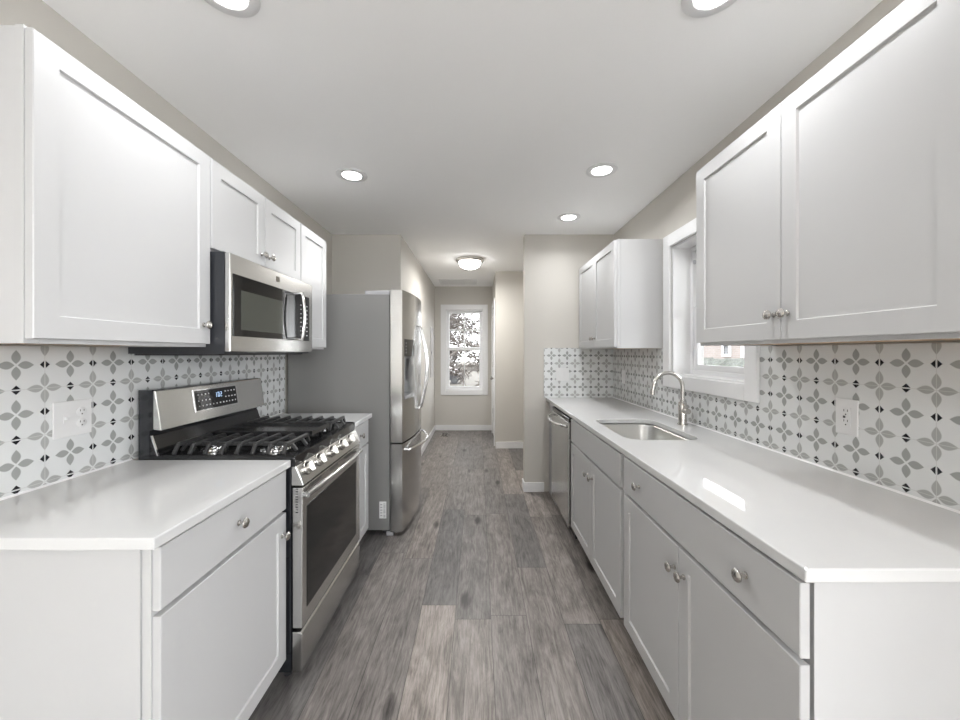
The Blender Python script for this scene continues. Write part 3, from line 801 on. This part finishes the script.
# ------------------------------------------------------------------ refrigerator
def fridge():
    ya, yb = 2.757, 3.640; ym = (ya+yb)/2
    t = thing('refrigerator', (-1.0, ym, 0), 'stainless french-door refrigerator with grey side at the end of the left counter', 'refrigerator')
    box(-1.395, -.650, ya+.003, yb-.003, .045, 1.778).build('cabinet_body', M['fridge_side'], t, bevel=.003)
    box(-.70, -.652, ya+.02, yb-.02, .02, .045).build('toe_grille', M['dark'], t)
    for y in (ya+.03, yb-.03):
        box(-.675, -.625, y-.02, y+.02, .001, .032).build('foot', M['grey_plastic'], t, bevel=.003)
        for x in (-1.33,): MB().lathe([(.02, .0005), (.02, .044)], (x, y+(.03 if y < ym else -.03), 0), 'z', 12).build('rear_foot', M['dark'], t)
    for y0, y1 in ((ya+.004, ya+.075), (yb-.075, yb-.004)):
        b = MB().prism([(-.83, 1.7785), (-.646, 1.7785), (-.646, 1.806), (-.83, 1.804)], 'y', y0, y1)
        h = b.build('hinge_cover', M['grey_plastic'], t, bevel=.002)
    def xs(y): return -.556 + .052*(1-((y-ym)/((yb-ya)/2))**2)
    def curved(mb, y0, y1, z0, z1, n=10, xback=-.642, edge=None):
        ys = [y0+(y1-y0)*i/n for i in range(n+1)]
        poly = [(xback, y0)] + [(xs(y), y) for y in ys] + [(xback, y1)]
        mb.prism(poly, 'z', z0, z1); return mb
    seam_z = .683
    # near door with the dispenser recess
    dy0, dy1, dz0, dz1 = 2.797, 3.020, 1.0, 1.45
    b = MB(); top = 1.810
    y_in = ym-.002
    curved(b, ya, dy0, seam_z+.006, top, 3); curved(b, dy1, y_in, seam_z+.006, top, 5)
    curved(b, dy0, dy1, seam_z+.006, dz0, 6); curved(b, dy0, dy1, dz1, top, 6)
    b.box(-.642, -.600, dy0, dy1, dz0, dz1)
    d1 = b.build('door', M['fridge_door'], t, smooth=30)
    b = MB(); curved(b, dy0, dy1, 1.322, dz1, 6, -.600)
    for v in b.b.verts: v.co.x += .0015
    dp = b.build('dispenser_panel', M['glass_black'], d1)
    b = MB()
    for k in range(4):
        y = 2.825; b.box(xs(y)+.0012, xs(y)+.0026, y-.008, y+.008, 1.345+k*.024, 1.352+k*.024)
    b.build('button_legends', M['mark'], dp)
    MB().box(-.5995, -.595, dy0+.002, dy1-.002, dz0+.03, 1.32).build('dispenser_recess', M['grey_plastic'], d1)
    MB().box(-.5995, xs(dy0)+.006, dy0+.002, dy1-.002, dz0+.002, dz0+.022).build('drip_tray', M['grey_plastic'], d1)
    MB().prism([(-.595, 1.12), (-.585, 1.12), (-.565, 1.30), (-.595, 1.30)], 'y', 2.885, 2.935).build('dispenser_paddle', M['dark'], d1)
    d2 = curved(MB(), ym+.002, yb, seam_z+.006, 1.810, 10).build('door', M['fridge_door'], t, smooth=30)
    fz = curved(MB(), ya, yb, .034, seam_z-.006, 20).build('freezer_drawer', M['fridge_door'], t, smooth=30)
    for dd, y in ((d1, ym-.045), (d2, ym+.045)):
        pts = [(xs(y)-.002, y, 1.57), (xs(y)+.016, y, 1.573)]
        for k in range(1, 20):
            u = k/20; pts.append((xs(y)+.016+.056*math.sin(math.pi*u), y, 1.573-.69*u))
        pts += [(xs(y)+.016, y, .883), (xs(y)-.002, y, .886)]
        MB().tube(pts, .009, 12).build('handle', M['chrome'], dd, smooth=40)
    pts = [(xs(2.85)-.002, 2.85, .617), (xs(2.85)+.018, 2.842, .617)]
    for k in range(1, 20):
        u = k/20; y = 2.842+.715*u; pts.append((xs(2.85)+.018+.078*math.sin(math.pi*u), y, .617))
    pts += [(xs(3.55)+.018, 3.557, .617), (xs(3.55)-.002, 3.55, .617)]
    MB().tube(pts, .0115, 12).build('handle', M['chrome'], fz, smooth=40)
    # label on the side
    lb = box(-.724, -.673, ya+.0015, ya+.0028, .133, .256).build('sticker', M['plate'], t)
    b = MB(); random.seed(2)
    for i in range(13): b.box(-.694, -.679, ya+.0012, ya+.0016, .140+i*.0085, .140+i*.0085+random.uniform(.002, .006))
    for i in range(5): b.box(-.717, -.702, ya+.0012, ya+.0016, .15+i*.02, .15+i*.02+.007)
    b.build('sticker_print', M['grey_plastic'], lb)
fridge()

# ------------------------------------------------------------------ dishwasher
def dishwasher():
    ya, yb = 2.712, 3.318
    t = thing('dishwasher', (.98, (ya+yb)/2, 0), 'stainless dishwasher with bowed handle at the far end of the right counter', 'dishwasher')
    box(.690, 1.25, ya, yb, .10, CB-.006).build('body', M['dark'], t)
    d = box(.649, .688, ya+.002, yb-.002, .088, .845).build('door', M['steel'], t, bevel=.004)
    box(.655, .688, ya+.002, yb-.002, .846, .874).build('control_strip', M['glass_black'], d, bevel=.002)
    box(.705, .72, ya+.01, yb-.01, .001, .087).build('kick_plate', M['dark'], t)
    pts = []
    for k in range(21):
        u = k/20; pts.append((.645 - .066*math.sin(math.pi*u)**.55, 2.735+u*.55, .812))
    MB().tube(pts, .0115, 12).build('handle', M['chrome'], d, smooth=40)
    box(.6482, .649, 3.20, 3.212, .72, .745).build('badge', M['mark'], d)
dishwasher()

# ------------------------------------------------------------------ ceiling lights
def can(x, y, label, group='recessed ceiling lights'):
    t = thing('recessed_light', (x, y, CEIL), label, 'ceiling light')
    MB().lathe([(.096, 0), (.096, -.003), (.090, -.0065), (.063, -.007), (.060, -.004), (.060, 0)], (x, y, CEIL-.0002), 'z', 40, True).build('trim_ring', M['trim'], t, smooth=40)
    MB().lathe([(.0595, -.001), (.0595, -.0035), (.05, -.0048), (0, -.005)], (x, y, CEIL-.0004), 'z', 40).build('lens', M['lens'], t, smooth=40)
    ld = bpy.data.lights.new('can_lamp', 'AREA'); ld.shape = 'DISK'; ld.size = .11; ld.energy = CAN_W; ld.color = (.975, .988, 1); ld.spread = R(150)
    o = bpy.data.objects.new('can_lamp', ld); COL.objects.link(o); o.parent = t; o.location = (0, 0, -.012)
can(-.797, 1.187, 'round recessed ceiling light cut by the top edge, above the left counter')
can(-.813, 2.425, 'round recessed ceiling light in front of the left far wall above the range side')
can(.750, 1.187, 'round recessed ceiling light cut by the top edge, above the right counter')
can(.776, 2.36, 'round recessed ceiling light beside the kitchen window, middle of the right row')
can(.768, 3.18, 'smallest, farthest recessed ceiling light close to the far right wall')
def dome(x, y):
    t = thing('flush_mount_light', (x, y, CEIL), 'white dome ceiling light in the hallway', 'ceiling light')
    MB().lathe([(.172, -.0005), (.172, -.022), (.160, -.034), (.128, -.038)], (x, y, CEIL), 'z', 40).build('mount_ring', M['nickel'], t, smooth=40)
    MB().lathe([(.134, -.0385), (.130, -.060), (.115, -.085), (.085, -.105), (.045, -.117), (0, -.120)], (x, y, CEIL), 'z', 40).build('glass_dome', M['dome'], t, smooth=60)
    MB().lathe([(.006, -.1195), (.008, -.126), (.005, -.133), (0, -.134)], (x, y, CEIL), 'z', 12).build('finial', M['nickel'], t, smooth=60)
    ld = bpy.data.lights.new('dome_lamp', 'AREA'); ld.shape = 'DISK'; ld.size = .2; ld.energy = DOME_W; ld.color = (1, .985, .96)
    o = bpy.data.objects.new('dome_lamp', ld); COL.objects.link(o); o.parent = t; o.location = (0, 0, -.137)
dome(-.10, 4.62)
# unseen globe lamps added behind the camera as fill light for the kitchen
for px, py, lab in ((.95, -2.1, 'middle added fill light, a white globe unseen behind the camera'), (2.0, -1.5, 'right added fill light, a white globe unseen behind the camera'), (-.65, -2.5, 'left, rearmost added fill light, a white globe unseen behind the camera')):
    t = thing('fill_globe', (px, py, CEIL), lab, 'added fill light')
    MB().lathe([(.06, 0), (.06, -.02), (.004, -.024), (.004, -.76)], (px, py, CEIL-.0003), 'z').build('canopy_and_rod', M['nickel'], t, smooth=40)
    MB().lathe([(.14*math.sin(R(a)), .14*math.cos(R(a))) for a in range(2, 180, 11)], (px, py, CEIL-.90), 'z', 24).build('globe', M['dome'], t, smooth=60)
    ld = bpy.data.lights.new('fill_globe_lamp', 'POINT'); ld.energy = FILL_GLOBE_W*(.55 if px < 0 else 1); ld.shadow_soft_size = .16; ld.color = (.97, .985, 1)
    o = bpy.data.objects.new('fill_globe_lamp', ld); COL.objects.link(o); o.parent = t; o.location = (0, 0, -.90)
# ceiling return vent, floor register, wall panel in the hall
def vent():
    x0, x1, y0, y1 = -.617, -.016, 5.88, 6.27
    t = thing('ceiling_vent', ((x0+x1)/2, (y0+y1)/2, CEIL), 'rectangular white return vent in the hall ceiling before the window', 'vent')
    b = MB(); z = CEIL-.0005
    for q in ((x0, x1, y0, y0+.025), (x0, x1, y1-.025, y1), (x0, x0+.025, y0+.025, y1-.025), (x1-.025, x1, y0+.025, y1-.025)): b.box(*q, z-.012, z)
    b.build('vent_frame', M['trim'], t, bevel=.002)
    b = MB(); n = 18
    for i in range(n):
        y = y0+.032+(y1-y0-.064)*i/(n-1); b.bar((x0+.025, y, z-.006), (x1-.025, y, z-.006), .012, .0015)
    b.build('slats', M['trim'], t)
    box(x0+.02, x1-.02, y0+.02, y1-.02, z-.0015, z-.0003).build('backing', M['panel_grey'], t)
vent()
def register():
    x0, x1, y0, y1 = -.605, -.49, 6.03, 6.31
    t = thing('floor_register', ((x0+x1)/2, (y0+y1)/2, 0), 'small metal floor register below the hall window', 'vent')
    b = MB()
    for q in ((x0, x1, y0, y0+.012), (x0, x1, y1-.012, y1), (x0, x0+.012, y0, y1), (x1-.012, x1, y0, y1)): b.box(*q, .0004, .005)
    b.box((x0+x1)/2-.004, (x0+x1)/2+.004, y0, y1, .0004, .005)
    for i in range(14):
        y = y0+.02+(y1-y0-.04)*i/13; b.box(x0+.01, x1-.01, y-.002, y+.002, .001, .0046)
    b.build('grille', M['nickel'], t)
    box(x0+.004, x1-.004, y0+.004, y1-.004, .0002, .001).build('backing', M['dark'], t)
register()
def breaker():
    t = thing('electrical_panel', (XH, 6.07, 1.35), 'flat grey metal panel door on the left wall of the hall', 'electrical panel')
    box(XH+.0004, XH+.010, 5.87, 6.27, .955, 1.75).build('panel_frame', M['panel_grey'], t, bevel=.003)
    d = box(XH+.0101, XH+.016, 5.91, 6.23, 1.0, 1.705).build('panel_door', M['panel_grey'], t, bevel=.002)
    box(XH+.016, XH+.020, 5.925, 5.945, 1.33, 1.37).build('latch', M['dark'], d)
breaker()

# ------------------------------------------------------------------ outside
GZ = -1.5
b = MB(); b.b.faces.new(b.ring([(-60, -40, GZ), (60, -40, GZ), (60, 120, GZ), (-60, 120, GZ)]))
o = b.build('lawn', M['ground']); o['kind'] = 'structure'
def tree(label, x, y, h, seed, spread=1.0, levels=6, first=.22):
    rnd = random.Random(seed)
    t = thing('bare_tree', (x, y, GZ), label, 'tree')
    tr, tw = MB(), MB()
    def grow(p, d, L, r, lv):
        q = p; pts = [p.copy()]; rr = [r]
        for k in range(3):
            d = (d + Vector((rnd.gauss(0, .13), rnd.gauss(0, .13), rnd.gauss(.02, .08)))).normalized()
            q = q + d*(L/3); pts.append(q.copy()); rr.append(r*(1-.13*(k+1)))
        (tr if lv > levels-3 else tw).tube(pts, rr, 6 if lv > levels-3 else 3)
        if lv <= 0: return
        nb = 3 if lv > 4 else 4
        for k in range(nb):
            a = rnd.uniform(.35, .95)*spread; az = rnd.uniform(0, 2*math.pi)
            u = d.orthogonal().normalized(); v = d.cross(u)
            nd = (d*math.cos(a) + (u*math.cos(az) + v*math.sin(az))*math.sin(a)).normalized()
            base_ = pts[rnd.choice((2, 3, 3))]
            grow(base_, nd, L*rnd.uniform(.62, .82), max(rr[-1]*rnd.uniform(.55, .75), .025), lv-1)
    grow(Vector((x, y, GZ-.05)), Vector((0, 0, 1)), h*first, h*.022, levels)
    tr.build('trunk', M['bark'], t); tw.build('twigs', M['twig'], t)
tree('large bare tree outside the hall window, nearest the glass', -1.9, 14, 7.0, 3, 1.08, 7, .46)
tree('bare tree right of centre behind the hall window', 2.4, 27, 9, 11, 1.08, 7, .46)
tree('bare tree far back on the left of the hall window view', -7.2, 44, 12, 21, 1.1, 7, .30)
def fence():
    t = thing('garden_fence', (-.5, 56, GZ), 'weathered board fence at the back of the lawn', 'fence')
    b = MB()
    for i in range(60): b.box(-3.4+i*.15, -3.4+i*.15+.14, 56, 56.03, GZ+.05, GZ+1.05)
    b.build('boards', M['fence'], t)
    b = MB().box(-3.4, 5.6, 56.03, 56.08, GZ+.25, GZ+.35).box(-3.4, 5.6, 56.03, 56.08, GZ+.8, GZ+.9); b.build('rails', M['fence'], t)
fence()
def car(label, x, y, mat, flip=1):
    t = thing('parked_car', (x, y, GZ), label, 'car')
    prof = [(-2.1, .35), (-2.15, .7), (-1.9, .85), (-1.25, .95), (-.7, 1.38), (.75, 1.40), (1.35, 1.0), (2.0, .92), (2.15, .65), (2.1, .35)]
    MB().prism([(x+flip*a, GZ+b_) for a, b_ in prof], 'y', y-.8, y+.8).build('car_body', mat, t, bevel=.08)
    MB().prism([(x+flip*a, GZ+b_) for a, b_ in ((-1.05, .98), (-.62, 1.32), (.68, 1.33), (1.15, 1.0))], 'y', y-.815, y+.815).build('windows', M['glass_black'], t)
    for wx in (-1.3, 1.35):
        for wy in (y-.78, y+.78):
            wl = MB().lathe([(.30, -.1), (.33, -.08), (.33, .08), (.30, .1)], (x+flip*wx, wy, GZ+.33), 'y', 20).build('wheel', M['dark'], t)
            MB().lathe([(.2, -.105), (.2, .105)], (x+flip*wx, wy, GZ+.33), 'y', 12).build('hubcap', M['panel_dark'], wl)
car('dark car parked beyond the bare trees', -3.5, 35, M['car_dark'])
car('dull red car parked behind the dark car', -4.3, 44, M['car_red'], -1)
def house(name, label, cat, hx0, hx1, hy0, hy1, ht, wallmat, wins):
    t = thing(name, ((hx0+hx1)/2, (hy0+hy1)/2, GZ), label, cat)
    box(hx0, hx1, hy0, hy1, GZ, GZ+ht).build('walls', wallmat, t)
    mx = (hx0+hx1)/2
    MB().prism([(hx0-.4, GZ+ht), (hx1+.4, GZ+ht), (mx, GZ+ht+1.3)], 'y', hy0-.4, hy1+.4).build('roof', M['kick'], t)
    for (y0, y1, z0, z1, sh) in wins:
        f = MB(); frame_x(f, hx0-.05, hx0-.005, y0, y1, z0, z1, .09); f = f.build('window', M['trim'], t)
        box(hx0-.02, hx0-.008, y0+.09, y1-.09, z0+.09, z1-.09).build('pane', M['glass_black'], f)
        if sh:
            for a, c in ((y0-.45, y0-.05), (y1+.05, y1+.45)): box(hx0-.04, hx0-.003, a, c, z0, z1).build('shutter', M['panel_grey'], t)
house('brick_house', 'pale brick neighbouring house seen through the kitchen window', 'house', 9.5, 17, 8.0, 21, 4.2, M['brick'], [(14.1, 14.6, 1.2, 2.4, False), (11.9, 13.1, 1.15, 2.6, True), (17, 18.2, 1.15, 2.6, True)])
house('white_house', 'pale sided house far beyond the fence', 'house', -16, -4.5, 62, 76, 3.2, M['siding'], [(65, 66.4, .0, 1.2, False)])
def hedge():
    rnd = random.Random(5); b = MB()
    nx, ny, nz = 4, 40, 10
    x0, x1, y0, y1, z0, z1 = 7.6, 8.6, 8.0, 18.0, GZ, 1.13
    pts = {}
    def P(y, k):
        prof = [(x0, z0), (x0-.05, z0+.9), (x0, z0+1.7), (x0+.1, z1-.2), (x0+.3, z1), (x1-.3, z1), (x1-.1, z1-.2), (x1, z0+1.7), (x1+.05, z0+.9), (x1, z0)]
        a = prof[k]; return (a[0]+rnd.uniform(-.05, .05), y, a[1]+rnd.uniform(-.06, .05))
    b.skin([[P(y0+(y1-y0)*i/80, k) for k in range(10)] for i in range(81)])
    o = b.build('hedge', M['hedge']); tag(o, 'clipped grey-green hedge outside the kitchen window', 'hedge')
hedge()

# ------------------------------------------------------------------ groups of repeats
GROUPS = {'upper_cabinet': 'white upper cabinets', 'base_cabinet': 'pale grey base cabinets', 'countertop': 'white quartz countertops',
          'backsplash': 'flower tile backsplashes', 'recessed_light': 'recessed ceiling lights', 'wall_plate': 'white wall plates',
          'bare_tree': 'bare trees outside', 'parked_car': 'cars parked outside', 'fill_globe': 'added fill globes behind the camera'}
for o in COL.objects:
    k = o.name.split('.')[0]
    if o.parent is None and k in GROUPS: o['group'] = GROUPS[k]
